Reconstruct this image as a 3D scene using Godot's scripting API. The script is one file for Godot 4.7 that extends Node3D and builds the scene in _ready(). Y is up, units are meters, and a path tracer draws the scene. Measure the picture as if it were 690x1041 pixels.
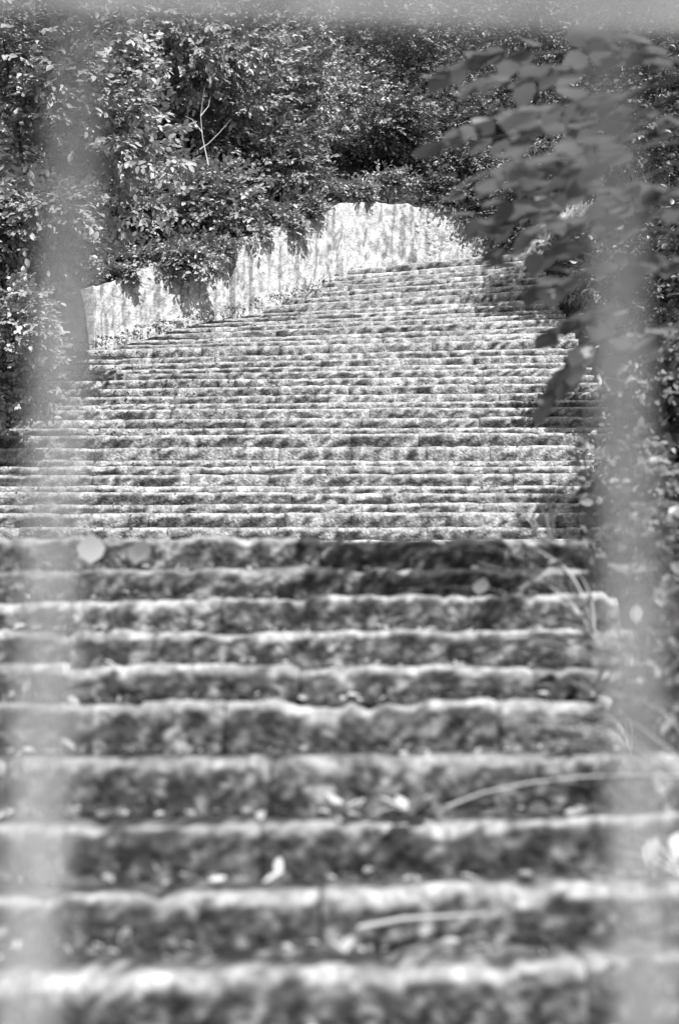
extends Node3D

const EYE := 1.5
const FPX := 1446.0
const PITCH := 10.0
const LOWER_RISE := [0.158, 0.167, 0.191, 0.186, 0.138, 0.162, 0.168, 0.162, 0.181]
const UPPER_RISE := [0.219, 0.156, 0.183, 0.14, 0.205, 0.16, 0.138, 0.245, 0.238, 0.149, 0.207, 0.211, 0.159, 0.19, 0.209, 0.198, 0.186, 0.159, 0.192, 0.18, 0.24, 0.17, 0.172, 0.208, 0.177, 0.162, 0.181, 0.166, 0.24, 0.207, 0.191, 0.194, 0.196, 0.198, 0.22]

var rng := RandomNumberGenerator.new()
var coarse := FastNoiseLite.new()
var mid := FastNoiseLite.new()
var fine := FastNoiseLite.new()
var M := {}
var names := {}
var lower_steps := []      # [depth of nosing, height of nosing]
var upper_steps := []
var wall_line := [Vector2(-4.05, 22.0), Vector2(-3.2, 22.95), Vector2(-1.9, 24.0), Vector2(-0.85, 24.95), Vector2(-0.25, 25.65), Vector2(0.45, 26.25), Vector2(1.3, 26.6), Vector2(2.4, 26.75), Vector2(3.6, 26.6), Vector2(5.2, 26.1), Vector2(7.5, 25.0)]

# ---------------------------------------------------------------- helpers
func at(px: float, py: float, d: float) -> Vector3:
	var v := Vector3((px - 345.0) / FPX, (520.5 - py) / FPX, -1.0).rotated(Vector3.RIGHT, deg_to_rad(PITCH))
	v *= d / -v.z
	return v + Vector3(0, EYE, 0)

func numbered(called: String) -> String:
	var k: int = names.get(called, 0)
	names[called] = k + 1
	return called if k == 0 else "%s_%03d" % [called, k]

func tag(o: Node, label := "", category := "", group := "", kind := "") -> void:
	if label != "": o.set_meta("label", label)
	if category != "": o.set_meta("category", category)
	if group != "": o.set_meta("group", group)
	if kind != "": o.set_meta("kind", kind)

func base(called: String, where: Vector3, label: String, category: String, group := "") -> Node3D:
	var o := Node3D.new()
	o.name = numbered(called)
	add_child(o)
	o.position = where
	tag(o, label, category, group)
	return o

func put(called: String, mesh: Mesh, m: Material, parent: Node) -> MeshInstance3D:
	var o := MeshInstance3D.new()
	o.name = numbered(called) if parent == self else called
	o.mesh = mesh
	o.material_override = m
	parent.add_child(o, true)
	return o

func grey(v: float) -> Color:
	return Color(v, v, v).linear_to_srgb()

func mat(called: String, v: float, rough := 0.9, spec := 0.3) -> StandardMaterial3D:
	var m := StandardMaterial3D.new()
	m.resource_name = called
	m.albedo_color = grey(v)
	m.roughness = rough
	m.metallic_specular = spec
	m.cull_mode = BaseMaterial3D.CULL_DISABLED
	return m

func noise_of(freq: float, octaves: int, sd: int, type := FastNoiseLite.TYPE_SIMPLEX_SMOOTH) -> FastNoiseLite:
	var n := FastNoiseLite.new()
	n.noise_type = type
	n.frequency = freq
	n.seed = sd
	n.fractal_type = FastNoiseLite.FRACTAL_FBM if octaves > 1 else FastNoiseLite.FRACTAL_NONE
	n.fractal_octaves = octaves
	return n

# mottled stone: fine pitting and lichen blotches, tileable
func mottle(size: int, a: FastNoiseLite, b: FastNoiseLite, low: float, high: float, contrast: float) -> ImageTexture:
	var ia := a.get_seamless_image(size, size)
	var ib := b.get_seamless_image(size, size)
	var da := ia.get_data()
	var db := ib.get_data()
	var out := PackedByteArray()
	out.resize(size * size)
	for i in size * size:
		var v := (da[i] / 255.0 - 0.5) * contrast + (db[i] / 255.0 - 0.5) * contrast * 0.9 + 0.5
		out[i] = int(clampf(lerpf(low, high, clampf(v, 0, 1)), 0, 1) * 255.0)
	var im := Image.create_from_data(size, size, false, Image.FORMAT_L8, out)
	im.generate_mipmaps()
	return ImageTexture.create_from_image(im)

func tube(st: SurfaceTool, pts: Array, r0: float, r1: float, sides := 6) -> void:
	var rings := []
	for i in pts.size():
		var dir: Vector3 = (pts[mini(i + 1, pts.size() - 1)] - pts[maxi(i - 1, 0)]).normalized()
		var s := dir.cross(Vector3(0.31, 0.2, 0.93)).normalized()
		var t := dir.cross(s)
		var r := lerpf(r0, r1, i / float(pts.size() - 1))
		var ring := []
		for k in sides:
			var a := TAU * k / sides
			ring.append(pts[i] + (s * cos(a) + t * sin(a)) * r)
		rings.append(ring)
	for i in rings.size() - 1:
		for k in sides:
			var a: Vector3 = rings[i][k]
			var b: Vector3 = rings[i][(k + 1) % sides]
			var c: Vector3 = rings[i + 1][(k + 1) % sides]
			var d: Vector3 = rings[i + 1][k]
			for v in [a, b, c, a, c, d]: st.add_vertex(v)
	for k in range(1, sides - 1):
		for v in [rings[0][0], rings[0][k], rings[0][k + 1]]: st.add_vertex(v)
		for v in [rings[-1][0], rings[-1][k + 1], rings[-1][k]]: st.add_vertex(v)

func begin() -> SurfaceTool:
	var st := SurfaceTool.new()
	st.begin(Mesh.PRIMITIVE_TRIANGLES)
	st.set_smooth_group(0)
	return st

func finish(st: SurfaceTool) -> ArrayMesh:
	st.index()
	st.generate_normals()
	return st.commit()

func tube_mesh(pts: Array, r0: float, r1: float, sides := 6) -> ArrayMesh:
	var st := begin()
	tube(st, pts, r0, r1, sides)
	return finish(st)

# a leaf one unit long along +z, folded along its midrib and drooping
func leaf_mesh(width: float, fold: float, droop: float) -> ArrayMesh:
	var st := begin()
	var prof := [[0.0, 0.0], [0.22, 0.75], [0.5, 1.0], [0.78, 0.62], [1.0, 0.0]]
	for i in prof.size() - 1:
		var z0: float = prof[i][0]
		var z1: float = prof[i + 1][0]
		var w0: float = prof[i][1] * width * 0.5
		var w1: float = prof[i + 1][1] * width * 0.5
		var m0 := Vector3(0, -droop * z0 * z0, z0)
		var m1 := Vector3(0, -droop * z1 * z1, z1)
		for s in [-1.0, 1.0]:
			var e0 := m0 + Vector3(s * w0, w0 * fold, 0)
			var e1 := m1 + Vector3(s * w1, w1 * fold, 0)
			var tris := []
			if w0 > 0 and w1 > 0: tris.append([m0, e0, e1])
			tris.append([m0, e1, m1] if w1 > 0 else [m0, e0, m1])
			for t in tris:
				if s > 0: t.reverse()
				for v in t: st.add_vertex(v)
	return finish(st)

func smooth(a: float, b: float, x: float) -> float:
	var t := clampf((x - a) / (b - a), 0, 1)
	return t * t * (3 - 2 * t)

# ---------------------------------------------------------------- stone blocks
# front of the riser at z = 0, the worn nosing at y = 0, the tread running back along -z
func stone(L: float, H: float, D: float, r: float, cell: float, where: Vector3, tone: float, moss_shade: float) -> ArrayMesh:
	var near := cell < 0.06
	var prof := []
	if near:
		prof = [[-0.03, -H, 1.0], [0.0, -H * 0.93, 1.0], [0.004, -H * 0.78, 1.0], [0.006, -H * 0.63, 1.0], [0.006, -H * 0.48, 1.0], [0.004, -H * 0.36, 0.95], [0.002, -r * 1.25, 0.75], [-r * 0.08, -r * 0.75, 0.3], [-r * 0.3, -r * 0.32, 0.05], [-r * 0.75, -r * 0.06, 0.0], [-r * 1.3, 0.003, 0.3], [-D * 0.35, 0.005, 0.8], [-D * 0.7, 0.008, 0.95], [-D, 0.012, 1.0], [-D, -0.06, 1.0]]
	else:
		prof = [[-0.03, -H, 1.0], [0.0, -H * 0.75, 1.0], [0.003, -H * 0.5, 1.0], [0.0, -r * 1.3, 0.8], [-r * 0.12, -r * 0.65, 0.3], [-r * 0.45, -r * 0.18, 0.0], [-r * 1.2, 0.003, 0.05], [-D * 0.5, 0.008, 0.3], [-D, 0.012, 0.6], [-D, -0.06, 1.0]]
	var cols := maxi(3, int(L / cell))
	var st := begin()
	var sag := rng.randf_range(-0.008, 0.008)
	var tip := rng.randf_range(-0.012, 0.012)
	var front := rng.randf_range(-0.01, 0.008)
	var grid := []
	for i in cols + 1:
		var u := i / float(cols)
		var e := minf(u, 1 - u) * L
		var pinch := 1.0 - smooth(0.0, 0.022, e)
		var x := (u - 0.5) * L
		var row := []
		for p in prof:
			var w := where + Vector3(x, p[1], p[0])
			var bump := coarse.get_noise_3dv(w * 1.3) * 0.016 + mid.get_noise_3dv(w) * 0.014 + fine.get_noise_3dv(w) * 0.006
			if not near: bump *= 0.5
			var chip := (1.0 if near else 0.45) * maxf(0.0, mid.get_noise_3d(w.x * 0.8, where.y * 3.1, where.z * 3.0) - 0.28) * 0.09
			var q := Vector3(x, p[1], p[0])
			var on_edge := 1.0 - absf(p[2] - 0.1) if p[2] < 0.8 else 0.0
			q.z += bump + front - pinch * 0.007
			q.y += bump * (0.7 if p[2] < 0.8 else 0.2) - pinch * 0.006 * (1.0 if p[2] < 0.8 else 0.0) + tip * (u - 0.5) + sag * sin(u * PI)
			if p[1] > -r * 1.4:
				q.y -= chip * 0.7
				q.z -= chip * 0.5 * on_edge
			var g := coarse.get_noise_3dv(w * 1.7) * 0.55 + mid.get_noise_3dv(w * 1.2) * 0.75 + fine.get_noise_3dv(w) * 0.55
			var cover := smooth(-0.08, 0.2, g * (0.45 + 0.55 * p[2]) + moss_shade + (p[2] - 0.72) * 0.95)  # moss patches, plus riser shade and nosing light put into colour by profile
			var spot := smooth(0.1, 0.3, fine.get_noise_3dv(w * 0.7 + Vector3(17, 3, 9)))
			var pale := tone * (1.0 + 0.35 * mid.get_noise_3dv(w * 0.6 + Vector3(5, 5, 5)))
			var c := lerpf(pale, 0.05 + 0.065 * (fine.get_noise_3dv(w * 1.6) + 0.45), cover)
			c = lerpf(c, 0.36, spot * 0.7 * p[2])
			var crevice_shade := smooth(0.2, 0.36, fine.get_noise_3dv(w * 0.85 + Vector3(-9, 31, 4)) + 0.25 * mid.get_noise_3dv(w + Vector3(3, 1, 8)))
			c = lerpf(c, 0.028, crevice_shade * 0.8 * p[2])   # dark crevices, the shade of small holes painted into the colour
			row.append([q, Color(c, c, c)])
		grid.append(row)
	for i in cols:
		for j in prof.size() - 1:
			var a = grid[i][j]
			var b = grid[i + 1][j]
			var c = grid[i + 1][j + 1]
			var d = grid[i][j + 1]
			for v in [a, d, c, a, c, b]:
				st.set_color(v[1])
				st.add_vertex(v[0])
	for i in [0, cols]:
		for j in range(1, prof.size() - 1):
			var tri := [grid[i][0], grid[i][j], grid[i][j + 1]]
			if i == 0: tri.reverse()
			for v in tri:
				st.set_color(v[1])
				st.add_vertex(v[0])
	return finish(st)

func lay_step(flight: Node3D, d: float, y: float, x0: float, x1: float, yaw: float, roll: float, rise: float, run: float, r: float, cell: float, lmin: float, lmax: float, pale_bias: float, pale := 0.5) -> void:
	var step := Node3D.new()
	step.name = "step"
	flight.add_child(step, true)
	step.position = Vector3(0, y, -d)
	step.rotation = Vector3(0, yaw, roll)
	var x := x0
	while x < x1 - 0.02:
		var L := rng.randf_range(lmin, lmax)
		if x1 - (x + L) < lmin * 0.6: L = x1 - x
		var joint := rng.randf_range(0.002, 0.006)
		var tone := clampf(rng.randfn(pale, 0.05), 0.3, 0.62)
		var moss_shade := rng.randf_range(-0.22, 0.2) + pale_bias
		var where := Vector3(x + L * 0.5, y, -d)
		var mesh := stone(L - joint, rise + 0.03, run + 0.07, r * rng.randf_range(0.85, 1.2), cell, where, tone, moss_shade)
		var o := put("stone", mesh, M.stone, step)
		o.position = Vector3(x + L * 0.5, 0, 0)
		o.rotation.y = rng.randf_range(-0.012, 0.012)
		x += L

# the earth and rubble packed under the stones of a flight
func core(flight: Node3D, steps: Array, x0: float, x1: float, yaws: Array) -> void:
	var st := begin()
	var pts := []
	for i in steps.size():
		var d: float = steps[i][0] + 0.07
		var y: float = steps[i][1] - 0.045
		var low: float = (steps[i - 1][1] if i > 0 else steps[i][1] - 0.2) - 0.045
		pts.append([d, low, yaws[i]])
		pts.append([d, y, yaws[i]])
	for i in pts.size() - 1:
		var a = pts[i]
		var b = pts[i + 1]
		var q := []
		for x in [x0, x1]:
			q.append(Vector3(x, a[1], -a[0] - x * sin(a[2])))
			q.append(Vector3(x, b[1], -b[0] - x * sin(b[2])))
		for v in [q[0], q[1], q[3], q[0], q[3], q[2]]: st.add_vertex(v)
	var skirt: float = steps[0][1] - 1.5
	for x in [x0, x1]:
		for i in pts.size() - 1:
			var a = pts[i]
			var b = pts[i + 1]
			var p0 := Vector3(x, a[1], -a[0] - x * sin(a[2]))
			var p1 := Vector3(x, b[1], -b[0] - x * sin(b[2]))
			for v in [p0, p1, Vector3(p1.x, skirt, p1.z), p0, Vector3(p1.x, skirt, p1.z), Vector3(p0.x, skirt, p0.z)]: st.add_vertex(v)
	st.set_smooth_group(-1)
	put("earth_core", finish(st), M.soil, flight)

# ---------------------------------------------------------------- the lie of the land
func stair_height(d: float) -> float:
	if d < 1.68: return 0.0
	if d < 6.48: return lerpf(0.0, 2.52, (d - 1.68) / 4.8)
	if d < 13.4: return 2.52
	if d < 25.85: return lerpf(2.52, 10.78, (d - 13.4) / 12.45)
	return 10.78

func off_wall(p: Vector2) -> float:   # distance behind the face of the wall, negative in front
	var best := 1e9
	var sgn := 1.0
	for i in wall_line.size() - 1:
		var a: Vector2 = wall_line[i]
		var b: Vector2 = wall_line[i + 1]
		var q := Geometry2D.get_closest_point_to_segment(p, a, b)
		var l := p.distance_to(q)
		if l < best:
			best = l
			sgn = 1.0 if (b - a).cross(p - a) > 0 else -1.0
	return best * sgn

func wall_height(s: float) -> float:
	return lerpf(0.85, 1.12, smooth(0.0, 4.6, s)) + lerpf(0.0, 0.4, smooth(4.6, 6.9, s))

func land(x: float, d: float) -> float:
	var s := stair_height(d)
	var k := smooth(7.5, 12.0, d)
	var xl := lerpf(-3.25, -4.5, k)
	var xr := lerpf(1.15, 3.7, k)
	var h := s - 0.35
	var side := maxf(xl - x, x - xr)
	if side > 0:
		var rise := 0.35 + 0.62 * side if x > 0 else 0.35 + 0.85 * side
		h = s + minf(0.35, side * 1.2) + rise - 0.35
		if x > 0: h = lerpf(s - 0.08 + 0.3 * side, h, smooth(8.5, 12.5, d))
		if d < 2.0: h = s + (h - s) * smooth(-1.0, 2.0, d)
	var w := off_wall(Vector2(x, d))
	if d > 21.6 and w > 0.12:
		var top := s + lerpf(0.7, 1.35, smooth(-4, 1, x))
		var back := minf(top, 12.1) + maxf(0.0, w - 0.5) * 1.05
		h = maxf(h, lerpf(h, back, smooth(0.12, 0.4, w)))
	h += coarse.get_noise_2d(x * 0.5, d * 0.5) * 0.25 * smooth(0.3, 2.0, side)
	return minf(h, 60.0 + x * 0.05)

func terrain() -> void:
	var xs := []
	var ds := []
	var v := -13.0
	while v < 13.01:
		xs.append(v)
		v += 0.25
	for e in [16, 20, 26, 35, 50, 75, 110]:
		xs.append(float(e))
		xs.push_front(-float(e))
	v = -2.0
	while v < 34.01:
		ds.append(v)
		v += 0.25
	for e in [-4, -8, -16, -30, -60]: ds.push_front(float(e))
	for e in [36, 40, 46, 54, 66, 85, 120]: ds.append(float(e))
	var st := begin()
	for j in ds.size():
		for i in xs.size():
			st.add_vertex(Vector3(xs[i], land(xs[i], ds[j]), -ds[j]))
	var n := xs.size()
	for j in ds.size() - 1:
		for i in n - 1:
			var a := j * n + i
			for q in [a, a + n, a + n + 1, a, a + n + 1, a + 1]: st.add_index(q)
	st.generate_normals()
	var o := put("hillside", st.commit(), M.soil, self)
	tag(o, "bare dark earth hillside under the trees and beside the stairs", "hillside", "", "structure")

# ---------------------------------------------------------------- foliage
func spray(places: Array, radii: Array, n: int, size: float, lean: Vector3, flat: float, lo: float, hi: float, mesh: Mesh, m: Material, parent: Node, called := "foliage") -> void:
	# twigs leave the clumps outwards and carry leaves on both sides
	var per := 7
	var twigs := n / per
	var mm := MultiMesh.new()
	mm.transform_format = MultiMesh.TRANSFORM_3D
	mm.use_colors = true
	mm.mesh = mesh
	mm.instance_count = twigs * per
	var at_i := 0
	for t in twigs:
		var c := rng.randi_range(0, places.size() - 1)
		var dir := Vector3(rng.randfn(), rng.randfn() * 0.8 + 0.12, rng.randfn()).normalized()
		var shell := pow(rng.randf(), 0.45)
		var rad: Vector3 = radii[c]
		var p: Vector3 = places[c] + dir * rad * shell
		var go := (dir * 0.7 + lean + Vector3(rng.randfn(), rng.randfn(), rng.randfn()) * 0.35).normalized()
		var up := (Vector3(0.15, 0.85, 0.55) * flat + dir * 0.5 + Vector3(rng.randfn(), rng.randfn(), rng.randfn()) * 0.35).normalized()
		var side := go.cross(up).normalized()
		up = side.cross(go)
		var tone := rng.randf_range(lo, hi)
		for k in per:
			var sgn := 1.0 if k % 2 == 0 else -1.0
			var axis := (go * 0.7 + side * sgn * rng.randf_range(0.3, 0.9) + Vector3(rng.randfn(), rng.randfn() - 0.3, rng.randfn()) * 0.22).normalized()
			var nrm := (up + Vector3(rng.randfn(), rng.randfn(), rng.randfn()) * 0.38).normalized()
			var xa := nrm.cross(axis).normalized()
			nrm = axis.cross(xa)
			var sc := size * rng.randf_range(0.65, 1.25)
			var b := Basis(xa * sc, nrm * sc, axis * sc)
			mm.set_instance_transform(at_i, Transform3D(b, p + go * (k * size * 0.42)))
			var c2 := tone * rng.randf_range(0.75, 1.3)
			mm.set_instance_color(at_i, Color(c2, c2, c2))
			at_i += 1
	var o := MultiMeshInstance3D.new()
	o.name = called
	o.multimesh = mm
	o.material_override = m
	o.set_meta("kind", "stuff")
	parent.add_child(o, true)

# px, py, radii in pixels at a depth: a woody plant rooted on the bank with a crown of clumps
func woody(called: String, label: String, category: String, group: String, px: float, py: float, rx: float, ry: float, d: float, n: int, size: float, opts := {}) -> Node3D:
	var c := at(px, py, d)
	var k := d / FPX
	var R := Vector3(rx * k, ry * k, opts.get("deep", (rx + ry) * 0.5 * k))
	var foot := Vector3(c.x + opts.get("foot", 0.0), 0, c.z - R.z * 0.2)
	while -foot.z > 21.0 and foot.x < 8.0 and off_wall(Vector2(foot.x, -foot.z)) < 0.9: foot.z -= 0.1   # rooted on the bank, not on the stairs
	if -foot.z < 22.5:
		var wide := smooth(7.5, 12.0, -foot.z)
		if foot.x < 0: foot.x = minf(foot.x, lerpf(-3.6, -4.9, wide))
		else: foot.x = maxf(foot.x, lerpf(1.4, 4.05, wide))
	foot.y = land(foot.x, -foot.z) - 0.05
	var t := base(called, foot, label, category, group)
	var places := []
	var radii := []
	var clumps: int = opts.get("clumps", 12)
	for i in clumps:
		var dir := Vector3(rng.randfn(), rng.randfn(), rng.randfn()).normalized() * pow(rng.randf(), 0.4) * 0.72
		places.append(c + dir * R - foot)
		var cr := rng.randf_range(0.3, 0.5)
		radii.append(R * cr)
	# trunk and limbs
	var top := c - foot
	var h := top.length()
	var th := clampf(h * 0.018, 0.018, 0.09)
	var bend := Vector3(rng.randfn() * 0.06, 0, rng.randfn() * 0.06) * h
	put("trunk", tube_mesh([Vector3(0, -0.1, 0), top * 0.3 + bend, top * 0.65 + bend * 0.6, top], th * 1.4, th * 0.5, 7), M.bark, t)
	for i in mini(clumps, opts.get("limbs", 6)):
		var from := top * rng.randf_range(0.45, 0.9) + bend * 0.5
		var to: Vector3 = places[i]
		var m1 := from.lerp(to, 0.5) + Vector3(0, 0.08, 0) * h * 0.5
		put("branch", tube_mesh([from, m1, to], th * 0.55, th * 0.16, 5), M.bark, t)
	spray(places, radii, int(n * 1.6), size, opts.get("lean", Vector3(0.45, -0.3, 0.35)), opts.get("flat", 0.8), opts.get("lo", 0.2), opts.get("hi", 0.4), opts.get("leaf", M.leaf_ovate), M.leaf, t)
	return t

# ---------------------------------------------------------------- scene
func _ready() -> void:
	# camera, a fast normal lens focused on the wall at the head of the stairs
	var cam := Camera3D.new()
	cam.name = "camera"
	add_child(cam)
	cam.position = Vector3(0, EYE, 0)
	cam.rotation_degrees = Vector3(PITCH, 0, 0)
	var lens := CameraAttributesPhysical.new()
	lens.frustum_focal_length = 12.0 / (520.5 / FPX)
	lens.frustum_focus_distance = 24.0
	lens.exposure_aperture = lens.frustum_focal_length / 30.0
	lens.frustum_near = 0.05
	lens.frustum_far = 400.0
	cam.attributes = lens
	cam.far = 400.0
	cam.near = 0.05
	cam.current = true
	# sky, sun, exposure
	var env := Environment.new()
	env.background_mode = Environment.BG_SKY
	var sky_m := ProceduralSkyMaterial.new()
	sky_m.sky_top_color = Color(0.52, 0.52, 0.52)
	sky_m.sky_horizon_color = Color(0.78, 0.78, 0.78)
	sky_m.ground_bottom_color = Color(0.2, 0.2, 0.2)
	sky_m.ground_horizon_color = Color(0.5, 0.5, 0.5)
	sky_m.energy_multiplier = 1.7
	sky_m.sun_angle_max = 0.0
	var sky := Sky.new()
	sky.sky_material = sky_m
	env.sky = sky
	env.tonemap_mode = Environment.TONE_MAPPER_LINEAR
	env.tonemap_exposure = 1.95
	env.sdfgi_enabled = true
	env.ssao_enabled = true
	env.ssil_enabled = true
	var we := WorldEnvironment.new()
	we.environment = env
	add_child(we)
	var sun := DirectionalLight3D.new()
	sun.name = "sun"
	sun.light_energy = 1.3
	sun.light_angular_distance = 0.5
	sun.light_color = Color(1, 1, 1)
	sun.shadow_enabled = true
	add_child(sun)
	sun.look_at_from_position(Vector3(0.36, 0.77, 0.53) * 50, Vector3.ZERO)

	rng.seed = 4711
	coarse = noise_of(1.6, 2, 3)
	mid = noise_of(7.0, 2, 8)
	fine = noise_of(24.0, 2, 15)
	materials()
	terrain()
	stairs()
	walls()
	vegetation()
	details()
	gate()

func materials() -> void:
	var m := mat("weathered stone", 1.0, 0.92, 0.25)
	m.vertex_color_use_as_albedo = true
	m.albedo_texture = mottle(512, noise_of(0.035, 4, 21), noise_of(0.012, 3, 5), 0.62, 1.0, 1.5)
	m.uv1_triplanar = true
	m.uv1_world_triplanar = true
	m.uv1_scale = Vector3.ONE * 0.9
	m.heightmap_enabled = true
	m.heightmap_texture = mottle(512, noise_of(0.05, 4, 31), noise_of(0.02, 3, 35), 0.0, 1.0, 1.2)
	m.heightmap_scale = 1.2
	M.stone = m
	var s := mat("dark earth", 0.07, 0.97, 0.1)
	s.albedo_texture = mottle(256, noise_of(0.06, 4, 2), noise_of(0.02, 3, 55), 0.45, 1.0, 1.6)
	s.uv1_triplanar = true
	s.uv1_world_triplanar = true
	s.uv1_scale = Vector3.ONE * 0.7
	M.soil = s
	var w := mat("lime washed wall", 1.0, 0.95, 0.15)
	w.vertex_color_use_as_albedo = true
	w.albedo_texture = mottle(512, noise_of(0.06, 4, 41), noise_of(0.02, 3, 45), 0.7, 1.0, 1.5)
	w.uv1_triplanar = true
	w.uv1_world_triplanar = true
	w.uv1_scale = Vector3.ONE * 0.8
	w.heightmap_enabled = true
	w.heightmap_texture = m.heightmap_texture
	w.heightmap_scale = 0.9
	M.wall = w
	M.bark = mat("grey bark", 0.09, 0.9, 0.2)
	M.dead = mat("bleached dead wood", 0.4, 0.85, 0.2)
	var l := mat("leaf", 1.0, 0.42, 0.5)
	l.vertex_color_use_as_albedo = true
	l.backlight_enabled = true
	l.backlight = Color(0.5, 0.5, 0.5)
	M.leaf = l
	for k in 4:
		var nl := mat("broad leaf", [0.1, 0.15, 0.21, 0.4][k], 0.45, 0.5)
		nl.backlight_enabled = true
		nl.backlight = Color(0.4, 0.4, 0.4)
		M["near_leaf_%d" % k] = nl
	var p := mat("dry leaf", 0.68, 0.75, 0.3)
	p.backlight_enabled = true
	p.backlight = Color(0.2, 0.2, 0.2)
	M.dry = p
	var g := mat("pale grey painted iron", 0.54, 0.6, 0.4)
	g.albedo_texture = mottle(256, noise_of(0.08, 3, 71), noise_of(0.02, 3, 75), 0.7, 1.0, 1.5)
	g.uv1_triplanar = true
	g.uv1_world_triplanar = true
	g.uv1_scale = Vector3.ONE * 4.0
	M.iron = g
	M.leaf_ovate = leaf_mesh(0.55, 0.25, 0.12)
	M.leaf_narrow = leaf_mesh(0.36, 0.3, 0.18)
	M.leaf_broad = leaf_mesh(0.74, 0.12, 0.1)
	M.blade = leaf_mesh(0.07, 0.4, 0.45)

func stairs() -> void:
	# lower flight, six steps below the first one in view
	var y := 1.006
	var d := 3.6
	lower_steps = []
	for i in range(6, 0, -1):
		lower_steps.append([3.6 - 0.32 * i, 1.006 - 0.1676 * i + 0.0])
	for i in 10:
		lower_steps.append([d, y])
		if i < 9: y += LOWER_RISE[i]
		d += 0.32
	var f := base("stone_stairs", Vector3.ZERO, "short lower flight of mossy rounded stone steps just beyond the gate", "stairs", "flights of the stone stairway")
	var yaws := []
	for i in lower_steps.size():
		yaws.append(0.03 if i < 7 else (0.015 if i < 9 else 0.0))
		var rise: float = lower_steps[i][1] - (lower_steps[i - 1][1] if i > 0 else 0.0)
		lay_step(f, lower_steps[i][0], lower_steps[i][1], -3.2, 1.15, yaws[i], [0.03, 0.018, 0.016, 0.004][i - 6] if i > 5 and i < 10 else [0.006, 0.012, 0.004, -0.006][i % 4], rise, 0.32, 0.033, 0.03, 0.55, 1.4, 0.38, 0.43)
	core(f, lower_steps, -3.2, 1.15, yaws)
	# landing between the flights
	var st := begin()
	for i in 28:
		for j in 36:
			var q := []
			for e in [[0, 0], [0, 1], [1, 1], [1, 0]]:
				var dd: float = 6.75 + (i + e[0]) * 0.2425
				var k := smooth(7.5, 12.0, dd)
				var x: float = lerpf(lerpf(-3.3, -4.6, k), lerpf(1.2, 3.8, k), (j + e[1]) / 36.0)
				q.append(Vector3(x, 2.505 + coarse.get_noise_2d(x, dd) * 0.012, -dd))
			for v in [q[0], q[1], q[2], q[0], q[2], q[3]]: st.add_vertex(v)
	var land_o := put("landing_ground", finish(st), M.soil, self)
	tag(land_o, "trodden earth landing between the lower and upper flights", "landing", "", "structure")
	# upper flight, turning to the right near its head
	var g := base("stone_stairs", Vector3.ZERO, "long upper flight of narrow pale slabs climbing to the white wall", "stairs", "flights of the stone stairway")
	upper_steps = []
	for i in range(8, 0, -1): upper_steps.append([15.7 - 0.29 * i, 4.10 - 0.19 * i])
	y = 4.10
	d = 15.7
	for i in 36:
		upper_steps.append([d, y])
		if i < 35: y += UPPER_RISE[i]
		d += 0.29
	var yy := []
	for i in upper_steps.size():
		var k := clampf((i - 8.0) / 35.0, 0, 1)
		var yaw := -0.005 + 0.0 if i < 8 else -lerpf(0.0, 0.26, pow(k, 2.2))
		yy.append(yaw)
		var dd: float = upper_steps[i][0]
		var left := -4.5
		if dd > 21.0:
			left = -4.3
			var x := 3.0
			while x > -4.4 and off_wall(Vector2(x, dd + x * sin(yaw))) < 0.15: x -= 0.05
			left = maxf(x, -4.5)
		var rise: float = upper_steps[i][1] - (upper_steps[i - 1][1] if i > 0 else 2.5)
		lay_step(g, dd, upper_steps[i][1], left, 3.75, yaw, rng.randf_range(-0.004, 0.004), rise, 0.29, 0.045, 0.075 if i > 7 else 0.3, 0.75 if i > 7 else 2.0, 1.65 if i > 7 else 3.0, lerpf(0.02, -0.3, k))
	core(g, upper_steps, -4.3, 3.75, yy)

func walls() -> void:
	# the wall is built in two lengths, the farther one standing proud of the nearer
	wall("retaining_wall", 0.0, 2.95, 0.0, "low pale wall length beside the shrubs, its end in shade", "retaining walls along the stairs")
	wall("retaining_wall", 2.95, 13.6, 0.16, "tall white curved wall at the head of the stairs", "retaining walls along the stairs")

func wall_point(s: float) -> Array:
	var left := s
	for i in wall_line.size() - 1:
		var a: Vector2 = wall_line[i]
		var b: Vector2 = wall_line[i + 1]
		var l := a.distance_to(b)
		if left <= l or i == wall_line.size() - 2:
			var t := (b - a) / l
			return [a + t * left, t]
		left -= l
	return []

func wall_frame(s: float) -> Array:
	var a: Vector2 = wall_point(maxf(0, s - 0.35))[0]
	var b: Vector2 = wall_point(s + 0.35)[0]
	var p: Vector2 = (a + b) * 0.5
	var t := (b - a).normalized()
	return [Vector3(p.x, 0, -p.y), Vector3(t.y, 0, t.x), Vector3(t.x, 0, -t.y)]   # point, outward (towards the stairs), along

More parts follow.
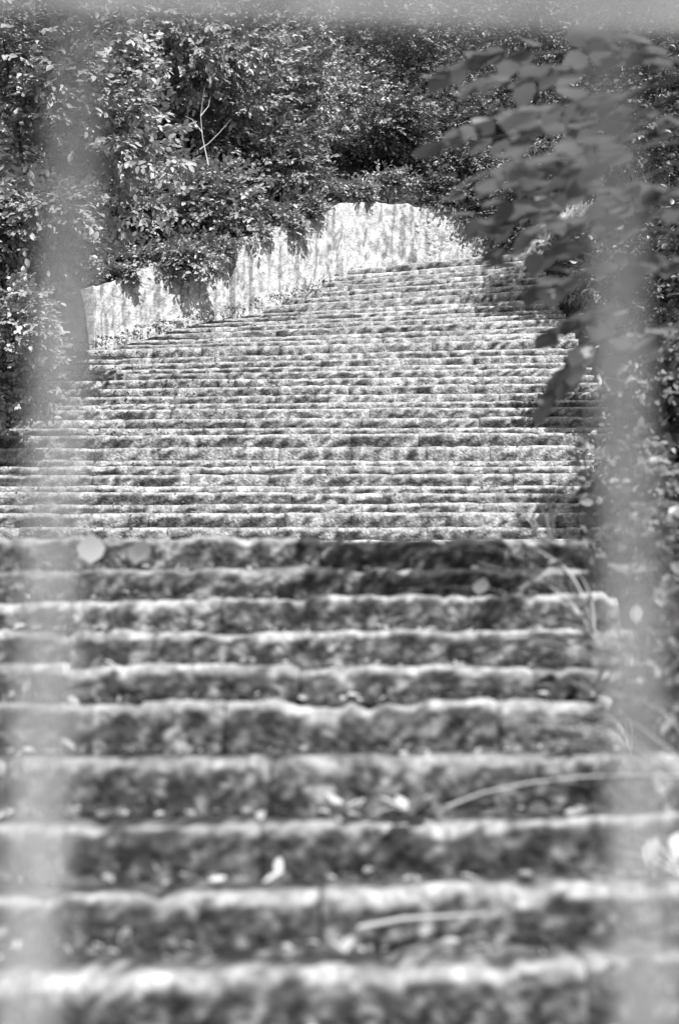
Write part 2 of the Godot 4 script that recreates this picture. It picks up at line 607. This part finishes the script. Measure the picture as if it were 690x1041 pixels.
func wall(called: String, s0: float, s1: float, proud: float, label: String, group: String) -> void:
	var f0 := wall_frame(s0)
	var origin: Vector3 = f0[0] + Vector3(0, stair_height(-f0[0].z) - 0.4, 0)
	var t := base(called, origin, label, "wall", group)
	var st := begin()
	var cols := int((s1 - s0) / 0.045)
	var rows := 44
	var grid := []
	var streak := noise_of(1.0, 3, 91)
	for i in cols + 1:
		var s := lerpf(s0, s1, i / float(cols))
		var fr := wall_frame(s)
		var b: float = minf(stair_height(-fr[0].z), 10.8) - 0.7
		var top: float = minf(stair_height(-fr[0].z), 10.8) + wall_height(s) + mid.get_noise_2d(s * 0.25, 4.0) * 0.05
		var row := []
		for j in rows + 1:
			var v := j / float(rows)
			var yv := lerpf(b, top, v)
			var w := Vector3(s, yv, 7.0)
			var bump := coarse.get_noise_3dv(w * 1.1) * 0.035 + mid.get_noise_3d(s, yv * 0.45, 2.0) * 0.035 + fine.get_noise_3dv(w * 0.6) * 0.014
			var out: float = proud + bump - 0.09 * v
			var p: Vector3 = fr[0] + fr[1] * out
			p.y = yv
			# rain stains run down from the top of the wall, lime patches between them
			var run := streak.get_noise_2d(s * 4.2, yv * 0.42) * 0.6 + streak.get_noise_2d(s * 9.5 + coarse.get_noise_2d(s, yv) * 0.8, yv * 1.3 + 30.0) * 0.75
			var stain := smooth(0.06, 0.42, run + 0.08)
			var blot := smooth(0.1, 0.4, mid.get_noise_2d(s * 0.7, yv * 0.35 + 50.0))
			var c := 0.66 + 0.22 * fine.get_noise_3dv(w * 0.5)
			c = lerpf(c, 0.2, stain * 0.85)
			c = lerpf(c, 0.38, blot * 0.6)
			row.append([p - origin, Color(c, c, c)])
		# across the top and down the back
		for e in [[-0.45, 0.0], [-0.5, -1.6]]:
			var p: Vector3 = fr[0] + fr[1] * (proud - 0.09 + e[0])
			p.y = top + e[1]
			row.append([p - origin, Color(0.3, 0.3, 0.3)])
		grid.append(row)
	for i in cols:
		for j in rows + 2:
			var a = grid[i][j]
			var b = grid[i + 1][j]
			var c = grid[i + 1][j + 1]
			var d = grid[i][j + 1]
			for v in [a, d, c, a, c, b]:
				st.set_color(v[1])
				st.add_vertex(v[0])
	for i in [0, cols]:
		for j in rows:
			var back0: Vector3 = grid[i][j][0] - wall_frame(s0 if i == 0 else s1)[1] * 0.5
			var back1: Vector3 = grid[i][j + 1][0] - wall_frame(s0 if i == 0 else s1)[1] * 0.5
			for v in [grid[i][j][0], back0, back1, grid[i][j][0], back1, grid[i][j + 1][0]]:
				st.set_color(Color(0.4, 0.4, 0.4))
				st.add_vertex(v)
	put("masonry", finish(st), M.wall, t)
	if proud > 0.0:
		# small square stones set on the diagonal, where the render has fallen off
		var q := begin()
		for i in 22:
			for j in 16:
				var s := 7.35 + i * 0.115
				var fr := wall_frame(s)
				var yv: float = 10.75 + j * 0.0575 * 2.0 + (0.0575 if i % 2 == 1 else 0.0)
				if yv > 10.75 + wall_height(s) - 0.1 or coarse.get_noise_2d(s * 0.9, yv) + (s - 7.9) * 0.5 < 0.0: continue
				var c: Vector3 = fr[0] + fr[1] * (proud - 0.09 * clampf((yv - 10.1) / 2.2, 0, 1) + 0.004) - origin
				c.y = yv - origin.y
				var al: Vector3 = fr[2]
				var o: Vector3 = fr[1] * rng.randf_range(0.004, 0.016)
				var e := 0.05
				var tip := [c + al * e, c + Vector3.UP * e, c - al * e, c - Vector3.UP * e]
				var val := rng.randf_range(0.5, 0.7)
				q.set_color(Color(val, val, val))
				for k in 4:
					var a: Vector3 = tip[k]
					var b: Vector3 = tip[(k + 1) % 4]
					var a2 := c + (a - c) * 0.72 + o
					var b2 := c + (b - c) * 0.72 + o
					for v in [a, b, b2, a, b2, a2, c + o * 1.1, a2, b2]: q.add_vertex(v)
		var dm := put("diamond_stones", finish(q), M.wall, t)
		dm.set_meta("kind", "stuff")

func vegetation() -> void:
	var lb := "shrubs and trees on the bank above the wall"
	var rb := "trees and shrubs beside the stairs across from the wall"
	# --- bank above the wall
	woody("shrub", "large leafy shrub behind the gate bar, tallest beside the low wall", "shrub", lb, 55, 120, 135, 150, 19.0, 9000, 0.12, {"clumps": 22})
	woody("shrub", "bushy shrub leaning out over the low pale wall", "shrub", lb, 175, 205, 110, 72, 24.4, 7000, 0.115, {"clumps": 18, "deep": 0.85})
	woody("shrub", "leafy shrub with bare pale twigs in its middle", "shrub", lb, 190, 75, 115, 90, 25.0, 8000, 0.115, {"clumps": 20})
	woody("shrub", "dark edged shrub hanging where the low wall meets the tall wall", "shrub", lb, 262, 170, 75, 70, 25.6, 5200, 0.105, {"deep": 0.85, "clumps": 14, "lo": 0.1, "hi": 0.3})
	woody("shrub", "shrub at the outer end of the low wall, half behind the gate bar", "shrub", lb, 25, 235, 95, 60, 18.0, 5000, 0.11, {"clumps": 14})
	woody("tree", "leafy tree over the highest part of the white wall", "tree", lb, 300, 80, 100, 90, 27.8, 8000, 0.10, {"clumps": 18})
	woody("tree", "fine leaved dark tree directly above the top of the white wall", "tree", lb, 385, 135, 85, 62, 29.0, 8000, 0.075, {"clumps": 18, "lo": 0.09, "hi": 0.26})
	woody("tree", "fine leaved tree high behind the white wall, under the gate rail", "tree", lb, 425, 50, 115, 70, 31.0, 9000, 0.08, {"clumps": 20, "lo": 0.1, "hi": 0.3})
	woody("shrub", "dark small leaved bush drooping over the white wall's curved end", "shrub", lb, 465, 170, 60, 40, 28.6, 4200, 0.075, {"clumps": 10, "lo": 0.06, "hi": 0.2})
	woody("tree", "tall tree at the top edge behind the other bank trees", "tree", lb, 320, -30, 190, 75, 34.0, 9000, 0.11, {"clumps": 20})
	woody("tree", "tall leafy tree rising out of the picture behind the large shrub", "tree", lb, 110, -20, 160, 85, 28.0, 8000, 0.12, {"clumps": 20})
	woody("shrub", "low shrub trailing leaves over the low wall's top", "shrub", lb, 155, 268, 70, 18, 23.35, 1800, 0.10, {"deep": 0.25, "clumps": 10})
	woody("shrub", "small drooping shrub on the joint between the two walls", "shrub", lb, 270, 228, 45, 22, 24.95, 1300, 0.10, {"deep": 0.25, "clumps": 7})
	woody("bush", "pale low bush spilling onto the steps' outer end behind the gate bar", "bush", "", 15, 360, 55, 75, 17.3, 3800, 0.085, {"clumps": 14, "lo": 0.2, "hi": 0.45})
	woody("tree", "leafy tree beyond the frame beside the large shrub", "tree", lb, -150, 100, 130, 190, 20.0, 5000, 0.13, {"clumps": 16})
	# --- across from the wall
	woody("tree", "mid grey tree behind the hanging leafy branch, above the wall's far end", "tree", rb, 545, 60, 115, 85, 29.0, 8000, 0.09, {"clumps": 18, "lo": 0.09, "hi": 0.28})
	woody("shrub", "dappled shrub at the far end of the white wall", "shrub", rb, 560, 185, 85, 55, 27.0, 5500, 0.085, {"clumps": 14, "lo": 0.09, "hi": 0.28})
	woody("tree", "tall dark tree behind the other gate bar", "tree", rb, 665, 110, 110, 150, 22.0, 8000, 0.10, {"clumps": 20, "lo": 0.06, "hi": 0.2})
	woody("shrub", "dark shrub behind the gate bar beside the upper steps", "shrub", rb, 665, 300, 70, 100, 18.0, 6000, 0.09, {"clumps": 16, "lo": 0.06, "hi": 0.18})
	woody("shrub", "small shrub growing at the edge of the upper steps", "shrub", rb, 610, 300, 40, 50, 22.5, 2600, 0.085, {"clumps": 9, "lo": 0.08, "hi": 0.3})
	woody("shrub", "dark shrub on the landing's edge at the picture's side", "shrub", rb, 690, 450, 48, 90, 12.0, 3500, 0.08, {"clumps": 14, "lo": 0.06, "hi": 0.18})
	woody("shrub", "low bush shading the foot of the upper steps", "shrub", rb, 655, 480, 55, 70, 14.2, 3500, 0.075, {"clumps": 12, "lo": 0.09, "hi": 0.26})
	# --- what trails over the top of the wall
	var tr := "low plants trailing over the top of the walls"
	var trail := [[112, 280, 45, 14, 22.75, "trailing plant on the low wall's outer end", 1100], [205, 250, 45, 20, 23.9, "trailing plant hanging lowest over the low wall", 1300], [245, 238, 30, 20, 24.4, "dark trailing plant beside the joint of the walls", 900], [298, 212, 40, 16, 25.3, "leafy trailing plant over the rising part of the white wall", 1100], [345, 196, 40, 12, 26.2, "thin trailing plant just before the white wall's highest point", 1000], [395, 184, 40, 10, 26.7, "small leaved plant along the white wall's highest point", 1000], [445, 198, 28, 22, 26.75, "dark trailing plant past the white wall's highest point", 1200], [482, 215, 32, 32, 26.7, "dark bushy plant hanging down the white wall's curved end", 1700], [515, 232, 28, 22, 26.5, "tangled plant over the white wall behind the hanging leaves", 1000]]
	for e in trail:
		woody("trailing_plant", e[5], "plant", tr, e[0], e[1], e[2], e[3], e[4], e[6], 0.085, {"clumps": 8, "limbs": 3, "deep": 0.16, "lo": 0.1 if e[0] > 420 else 0.18, "hi": 0.22 if e[0] > 420 else 0.45})
	# --- weedy bushes beside the lower flight
	var wb := "leafy bushes beside the lower flight"
	woody("bush", "blurred leafy bush at the top end of the lower flight", "bush", wb, 645, 580, 50, 60, 6.2, 620, 0.065, {"clumps": 9, "limbs": 4, "lo": 0.1, "hi": 0.28})
	woody("bush", "blurred bush beyond the landing's near corner", "bush", wb, 640, 488, 52, 58, 7.5, 900, 0.065, {"clumps": 9, "limbs": 4, "lo": 0.09, "hi": 0.26})
	woody("bush", "blurred leafy bush halfway up the lower flight", "bush", wb, 672, 695, 42, 70, 5.0, 480, 0.06, {"clumps": 8, "limbs": 4, "lo": 0.1, "hi": 0.28})
	woody("bush", "blurred bush behind the gate bar where the landing ends", "bush", wb, 655, 415, 48, 60, 9.5, 1300, 0.075, {"clumps": 9, "limbs": 4, "lo": 0.09, "hi": 0.26})
	woody("tree", "dark slender tree at the picture's edge shading the foot of the upper steps", "tree", rb, 722, 265, 62, 105, 14.4, 4500, 0.09, {"clumps": 16, "lo": 0.06, "hi": 0.2})
	hanging_tree()
	undergrowth()

# the near tree whose boughs hang in front of the stairs, out of focus
func hanging_tree() -> void:
	var foot := Vector3(3.8, land(3.8, 4.3) - 0.05, -4.3)
	var t := base("hazel_tree", foot, "near tree hanging broad blurred leaves in front of the stairs", "tree")
	var crown := Vector3(4.2, 6.0, -3.9) - foot
	put("trunk", tube_mesh([Vector3(0, -0.1, 0), Vector3(-0.1, 1.1, 0.05), Vector3(0.02, 2.2, 0), crown], 0.1, 0.045, 9), M.bark, t)
	# sprays: where each twig starts and ends in the picture, and how far off
	var sprays := [[600, 70, 470, 92, 5.6], [640, 95, 500, 118, 5.3], [585, 130, 440, 150, 5.9], [650, 150, 520, 165, 5.2], [600, 165, 470, 182, 5.7], [640, 190, 505, 200, 5.4], [610, 215, 480, 222, 6.0], [660, 225, 540, 238, 5.3], [620, 245, 505, 262, 5.8], [650, 275, 545, 290, 5.5], [690, 60, 590, 50, 5.3], [700, 130, 610, 120, 5.6], [700, 200, 620, 210, 5.2], [700, 260, 640, 280, 5.5], [640, 310, 560, 345, 5.7], [600, 350, 555, 410, 5.9], [690, 330, 620, 360, 5.4], [540, 55, 445, 70, 6.1], [620, 110, 520, 140, 6.2], [580, 190, 490, 240, 6.3]]
	var boughs := []
	for e in [[730, 70, 5.4], [735, 165, 5.3], [730, 245, 5.5], [715, 335, 5.5]]:
		var p: Vector3 = at(e[0], e[1], e[2]) - foot
		boughs.append(p)
		var from := Vector3(0, clampf(p.y - 0.5, 0.6, 3.0), 0)
		put("branch", tube_mesh([from, from.lerp(p, 0.5) + Vector3(0, 0.22, 0), p], 0.03, 0.014, 6), M.bark, t)
	for e in sprays:
		var p0: Vector3 = at(e[0], e[1], e[4]) - foot
		var p1: Vector3 = at(e[2], e[3], e[4] + rng.randf_range(-0.3, 0.3)) - foot
		var from: Vector3 = boughs[0]
		for q in boughs:
			if q.distance_to(p0) < from.distance_to(p0): from = q
		var rise := Vector3(0, 0.05, 0)
		put("branch", tube_mesh([from, from.lerp(p0, 0.55) + rise, p0, p0.lerp(p1, 0.5) + rise * 0.2, p1], 0.008, 0.002, 5), M.bark, t)
		for k in 15:
			var u := (k + rng.randf()) / 15.0
			var go := (p1 - p0).normalized()
			var p := p0.lerp(p1, u) + rise * 0.2 * sin(u * PI) + Vector3(0, rng.randf_range(-0.03, 0.02), rng.randfn() * 0.05)
			var side := Vector3(0, 0, 1.0 if k % 2 == 0 else -1.0)
			var axis := (go * rng.randf_range(-0.1, 1.0) + side * rng.randf_range(0.1, 1.1) + Vector3(0, rng.randf_range(-0.2, 0.12), 0)).normalized()
			var nrm := (Vector3.UP + Vector3(rng.randfn() * 0.22, 0, rng.randfn() * 0.25)).normalized()
			var xa := nrm.cross(axis).normalized()
			var sc := rng.randf_range(0.115, 0.175)
			var o := put("leaf", M.leaf_broad, M["near_leaf_%d" % rng.randi_range(0, 3)], t)
			o.transform = Transform3D(Basis(xa * sc, axis.cross(xa) * sc, axis * sc), p)
	var places := []
	var radii := []
	for i in 22:   # the rest of the crown, above and beside the picture
		places.append(crown + Vector3(rng.randf_range(-0.6, 1.6), rng.randf_range(-1.2, 1.0), rng.randf_range(-1.2, 1.2)))
		radii.append(Vector3(0.4, 0.25, 0.4))
	spray(places, radii, 1300, 0.12, Vector3(-0.6, -0.12, 0.2), 2.2, 0.14, 0.3, M.leaf_broad, M.leaf, t)

func undergrowth() -> void:
	var mm := MultiMesh.new()
	mm.transform_format = MultiMesh.TRANSFORM_3D
	mm.use_colors = true
	mm.mesh = M.leaf_narrow
	var xf := []
	while xf.size() < 42000:
		var x := rng.randf_range(-11, 11)
		var d := rng.randf_range(2.0, 36.0)
		var k := smooth(7.5, 12.0, d)
		var side := maxf(lerpf(-3.3, -4.6, k) - x, x - lerpf(1.2, 3.8, k))
		if side < 0 and not (d > 22.4 and off_wall(Vector2(x, d)) > 0.6): continue
		var p := Vector3(x, land(x, d) + rng.randf() * 0.14, -d)
		var axis := Vector3(rng.randfn(), rng.randf_range(-0.2, 1.0), rng.randfn() + 0.5).normalized()
		var xa := Vector3(rng.randfn(), 0.3, rng.randfn()).cross(axis).normalized()
		var sc := rng.randf_range(0.06, 0.16)
		xf.append(Transform3D(Basis(xa * sc, axis.cross(xa) * sc, axis * sc), p))
	mm.instance_count = xf.size()
	for i in xf.size():
		mm.set_instance_transform(i, xf[i])
		var c := rng.randf_range(0.05, 0.2)
		mm.set_instance_color(i, Color(c, c, c))
	var o := MultiMeshInstance3D.new()
	o.name = "undergrowth"
	o.multimesh = mm
	o.material_override = M.leaf
	add_child(o)
	tag(o, "low leafy undergrowth covering the banks beside the stairs", "undergrowth", "", "stuff")

# ---------------------------------------------------------------- small things
func tread_at(i: int, x: float, back: float) -> Vector3:
	return Vector3(x, lower_steps[i][1] + 0.012, -lower_steps[i][0] - back - x * 0.03)

func x_of(px: float, d: float) -> float:
	return (px - 345.0) / FPX * d

func fallen(label: String, i: int, px: float, back: float, size: float, stand: float, turn: float) -> void:
	var p := tread_at(i, x_of(px, lower_steps[i][0]), back)
	var o := put("fallen_leaf", leaf_mesh(0.85, 0.05, 0.1), M.dry, self)
	o.position = p
	o.rotation = Vector3(-stand, turn, 0)
	o.scale = Vector3.ONE * size
	tag(o, label, "leaf", "fallen leaves lying on the lower steps")

func weed(label: String, p: Vector3, n: int, size: float, lo: float, hi: float, spread := 0.7) -> void:
	var t := base("weed", p, label, "weed", "weeds growing out of the steps")
	for k in n:
		var a := TAU * k / n + rng.randf_range(-0.4, 0.4)
		var out := Vector3(cos(a), 0, sin(a))
		var sc := size * rng.randf_range(0.7, 1.2)
		var axis := (out * spread + Vector3.UP * rng.randf_range(0.2, 0.9)).normalized()
		var side := Vector3.UP.cross(out).normalized()
		var nrm := axis.cross(side)
		var c := rng.randf_range(lo, hi)
		var key := "leaf_tone_%d" % int(c * 20)
		if not M.has(key):
			var m := mat("weed leaf", (int(c * 20) + 0.5) / 20.0, 0.5, 0.45)
			m.backlight_enabled = true
			m.backlight = Color(0.3, 0.3, 0.3)
			M[key] = m
		var o := put("leaf", M.leaf_ovate if k % 3 else M.leaf_narrow, M[key], t)
		o.transform = Transform3D(Basis(side * sc, nrm * sc, axis * sc), Vector3.UP * 0.01 + out * 0.01)

func grass_weed(label: String, p: Vector3, n: int, h: float, lean: Vector3, v: float) -> void:
	var t := base("tall_weed", p, label, "weed", "tall weeds leaning in from the bank")
	var m := mat("grass blade", v, 0.6, 0.4)
	m.backlight_enabled = true
	m.backlight = Color(0.3, 0.3, 0.3)
	for k in n:
		var dir := (lean + Vector3(rng.randfn() * 0.3, 1.0, rng.randfn() * 0.3)).normalized()
		var len := h * rng.randf_range(0.6, 1.1)
		var side := dir.cross(Vector3.UP + Vector3(0.1, 0, 0.3)).normalized()
		var bend := lean.normalized()
		var st := begin()
		var prev := []
		for i in 9:
			var u := i / 8.0
			var c := dir * len * u + (bend * 0.5 - Vector3.UP * 0.45) * len * u * u * rng.randf_range(0.95, 1.05)
			var w := 0.007 * (1.0 - u * 0.85)
			var row := [c - side * w, c + side * w]
			if prev: for v2 in [prev[0], prev[1], row[1], prev[0], row[1], row[0]]: st.add_vertex(v2)
			prev = row
		put("blade", finish(st), m, t)
	for k in n / 2:
		var dir := (lean + Vector3(rng.randfn() * 0.35, 1.0, rng.randfn() * 0.35)).normalized()
		var q := dir * h * rng.randf_range(0.2, 0.6)
		var axis := (lean * 1.5 + Vector3(rng.randfn(), rng.randfn() * 0.4, rng.randfn())).normalized()
		var xa := Vector3.UP.cross(axis).normalized()
		var sc := rng.randf_range(0.05, 0.1)
		var o := put("leaf", M.leaf_ovate, m, t)
		o.transform = Transform3D(Basis(xa * sc, axis.cross(xa) * sc, axis * sc), q)

func details() -> void:
	# fallen leaves; lower_steps[6] is the lowest step in view
	fallen("large round pale dry leaf leaning on the top riser of the lower flight", 14, 92, -0.012, 0.14, 1.2, 0.2)
	fallen("pale dry leaf beside the large round one, near the lower flight's top", 14, 137, -0.005, 0.13, 1.0, 0.6)
	fallen("pale dry leaf by the gate bar, second step up in the picture", 7, 56, -0.005, 0.1, 0.9, 0.4)
	fallen("pale curled leaf on the lower steps' tread under the gate bar's edge", 10, 62, 0.1, 0.11, 0.4, 1.4)
	fallen("short pale leaf lying on the second step's tread, mid picture", 7, 268, 0.1, 0.07, 0.6, 1.9)
	fallen("pale oval leaf on the fourth step, beside the drooping weed", 8, 372, 0.08, 0.15, 0.35, 1.5)
	fallen("pale leaf on the tread beside a thin upright stalk", 12, 385, 0.06, 0.12, 0.5, 1.3)
	fallen("pale leaf lying against a riser in the lower flight's upper third", 13, 488, 0.03, 0.09, 0.9, 0.3)
	fallen("small pale leaf in front of the lowest step's riser", 7, 215, 0.14, 0.06, 0.3, 2.6)
	# twigs
	var tw := put("twig", tube_mesh([Vector3(-0.17, 0.0, 0.03), Vector3(-0.05, 0.02, 0.0), Vector3(0.17, 0.03, -0.02)], 0.007, 0.005, 6), M.dead, self)
	tw.position = tread_at(7, x_of(425, 3.92), 0.06) + Vector3(0, -0.1, 0.12)
	tag(tw, "bleached straight twig leaning along the second lowest step", "twig", "twigs lying on the lower steps")
	var tw2 := put("twig", tube_mesh([Vector3(-0.34, -0.05, 0), Vector3(-0.24, -0.012, 0.01), Vector3(-0.1, 0.018, 0.01), Vector3(0.05, 0.035, 0), Vector3(0.2, 0.042, 0), Vector3(0.36, 0.036, 0.01), Vector3(0.5, 0.022, 0.02)], 0.004, 0.003, 6), M.dead, self)
	tw2.position = tread_at(8, x_of(570, 4.24), 0.05) + Vector3(0, 0.08, 0)
	tag(tw2, "long thin arching dead stalk over the lower steps near the gate bar", "twig", "twigs lying on the lower steps")
	# bare pale twigs in the shrub
	var bt := base("dead_branch", at(212, 165, 23.6), "bare forked dead branch sticking out of the leafy shrub", "branch")
	var fork := [[[212, 168], [206, 140], [204, 118], [208, 88]], [[203, 152], [212, 146], [224, 134], [235, 121]], [[206, 135], [196, 122], [188, 118]], [[204, 118], [212, 108], [214, 98]]]
	for e in fork:
		var pts := []
		for q in e: pts.append(at(q[0], q[1], 23.3) - bt.position)
		put("twig", tube_mesh(pts, 0.011, 0.005, 5), M.dead, bt)
	# weeds rooted in the joints
	weed("pale leaved weed drooping over the third step's edge, mid picture", tread_at(8, x_of(415, 4.24), 0.0), 9, 0.11, 0.3, 0.6)
	weed("small weed at the foot of the fourth riser, mid picture", tread_at(8, x_of(352, 4.24), 0.12), 6, 0.08, 0.25, 0.5)
	weed("leafy weed with pale tips at the middle step's end", tread_at(12, x_of(550, 5.5), 0.05), 9, 0.09, 0.25, 0.55)
	weed("weed sprouting between two stones beneath the gate bar's lower half", tread_at(9, x_of(590, 4.56), 0.03), 8, 0.11, 0.25, 0.5)
	weed("dark weed tucked under the top step of the lower flight", tread_at(13, x_of(560, 5.84), 0.1), 9, 0.1, 0.06, 0.18)
	weed("tiny weed in the stone joint on the lowest step", tread_at(6, x_of(350, 3.6), 0.1), 6, 0.06, 0.2, 0.45)
	weed("small weed by the gate bar on the middle steps", tread_at(11, x_of(85, 5.2), 0.08), 6, 0.08, 0.1, 0.3)
	grass_weed("tall arching weed with long blades in front of the upper steps", Vector3(0.98, land(1.3, 5.5) + 0.02, -5.5), 9, 0.85, Vector3(-0.35, 0, 0.1), 0.34)
	grass_weed("leafy tall weed at the lower flight's edge beside the gate bar", Vector3(1.08, land(1.3, 5.0) + 0.05, -5.0), 10, 0.6, Vector3(-0.5, 0, 0.1), 0.28)
	grass_weed("tall weed at the picture's edge next to the lowest steps", Vector3(1.1, land(1.25, 4.4), -4.4), 9, 0.6, Vector3(-0.4, 0, 0.05), 0.28)
	grass_weed("thin tall weed standing behind the top of the lower flight", Vector3(1.05, 2.5, -7.0), 9, 1.0, Vector3(-0.3, 0, 0.1), 0.25)
	grass_weed("upright thin stalks on the landing before the upper steps", Vector3(0.85, 2.5, -7.3), 5, 0.9, Vector3(-0.02, 0, 0.0), 0.2)
	grass_weed("pale weed clump in front of the gate bar, level with the third step", Vector3(0.92, lower_steps[9][1], -4.62), 10, 0.3, Vector3(-0.35, 0, 0.1), 0.42)
	grass_weed("pale weed clump at the edge of the second lowest step", Vector3(0.95, lower_steps[7][1], -4.0), 9, 0.28, Vector3(-0.2, 0, 0.1), 0.42)
	weed("broad leaved weed against the top riser beside the gate bar", tread_at(14, x_of(575, 6.16), 0.1), 9, 0.12, 0.2, 0.45)
	weed("broad leaved weed two steps under the lower flight's top", tread_at(12, x_of(600, 5.5), 0.1), 9, 0.12, 0.25, 0.5)
	weed("broad leaved weed at the gate bar, on the fifth step", tread_at(10, x_of(605, 4.9), 0.08), 9, 0.1, 0.25, 0.5)
	litter()

func litter() -> void:
	# leaf litter and moss tufts along the wall's foot and in the angles of the steps
	var mm := MultiMesh.new()
	mm.transform_format = MultiMesh.TRANSFORM_3D
	mm.use_colors = true
	mm.mesh = M.leaf_ovate
	var xf := []
	var tone := []
	for i in 5000:
		var k := rng.randi_range(8, upper_steps.size() - 1)
		var d: float = upper_steps[k][0]
		var x := rng.randf_range(-4.4, 3.6)
		if d > 20.5 and rng.randf() < 0.75:
			x = 3.0
			while x > -4.3 and off_wall(Vector2(x, d)) < -0.05: x -= 0.1
			x += absf(rng.randfn()) * 0.35
		var p := Vector3(x, upper_steps[k][1] + rng.randf_range(0.0, 0.04), -d - rng.randf_range(0.0, 0.2))
		if d > 21.6 and off_wall(Vector2(x, -p.z)) > -0.02: continue
		xf.append([p, rng.randf_range(0.025, 0.065)])
		tone.append(rng.randf_range(0.04, 0.22))
	for i in 2400:
		var k := rng.randi_range(3, lower_steps.size() - 1)
		var p := tread_at(k, rng.randf_range(-3.1, 1.1), 0.06 + 0.22 * sqrt(rng.randf()))
		xf.append([p + Vector3(0, rng.randf_range(0, 0.02), 0), rng.randf_range(0.015, 0.06)])
		tone.append(rng.randf_range(0.05, 0.55))
	mm.instance_count = xf.size()
	for i in xf.size():
		var axis := Vector3(rng.randfn(), rng.randfn() * 0.35 + 0.1, rng.randfn()).normalized()
		var xa := (Vector3.UP + Vector3(rng.randfn(), 0, rng.randfn()) * 0.4).cross(axis).normalized()
		var sc: float = xf[i][1]
		mm.set_instance_transform(i, Transform3D(Basis(xa * sc, axis.cross(xa) * sc, axis * sc), xf[i][0]))
		mm.set_instance_color(i, Color(tone[i], tone[i], tone[i]))
	var o := MultiMeshInstance3D.new()
	o.name = "leaf_litter"
	o.multimesh = mm
	o.material_override = M.leaf
	add_child(o)
	tag(o, "small dry leaf litter scattered over the steps and along the wall's foot", "leaf litter", "", "stuff")

# ---------------------------------------------------------------- the gate the picture is taken through
func gate() -> void:
	var D := 0.58
	var t := base("iron_gate", Vector3(0, 0, -D + 0.079), "pale iron bar gate close in front, blurred bars and top rail", "gate")
	t.rotation.x = deg_to_rad(-3.0)
	var gap := 0.2385
	for k in range(-3, 4):
		var x := (k + 0.5) * gap
		put("bar", tube_mesh([Vector3(x - 0.022, 0.06, 0), Vector3(x - 0.009, 1.0, 0), Vector3(x - 0.001, 1.5, 0), Vector3(x, 1.837, 0)], 0.0064, 0.0064, 12), M.iron, t)
	for y in [0.06, 1.842]:
		var o := put("rail", tube_mesh([Vector3(-gap * 3.6, 0, 0), Vector3.ZERO, Vector3(gap * 4.4, 0, 0)], 0.0085, 0.0085, 12), M.iron, t)
		o.position = Vector3(0, y, 0)
		if y > 1: o.rotation.z = -0.04
	for x in [-gap * 3.6, gap * 4.4]:
		put("stile", tube_mesh([Vector3(x, 0.0, 0), Vector3(x, 1.0, 0), Vector3(x, 1.9, 0)], 0.016, 0.016, 12), M.iron, t)
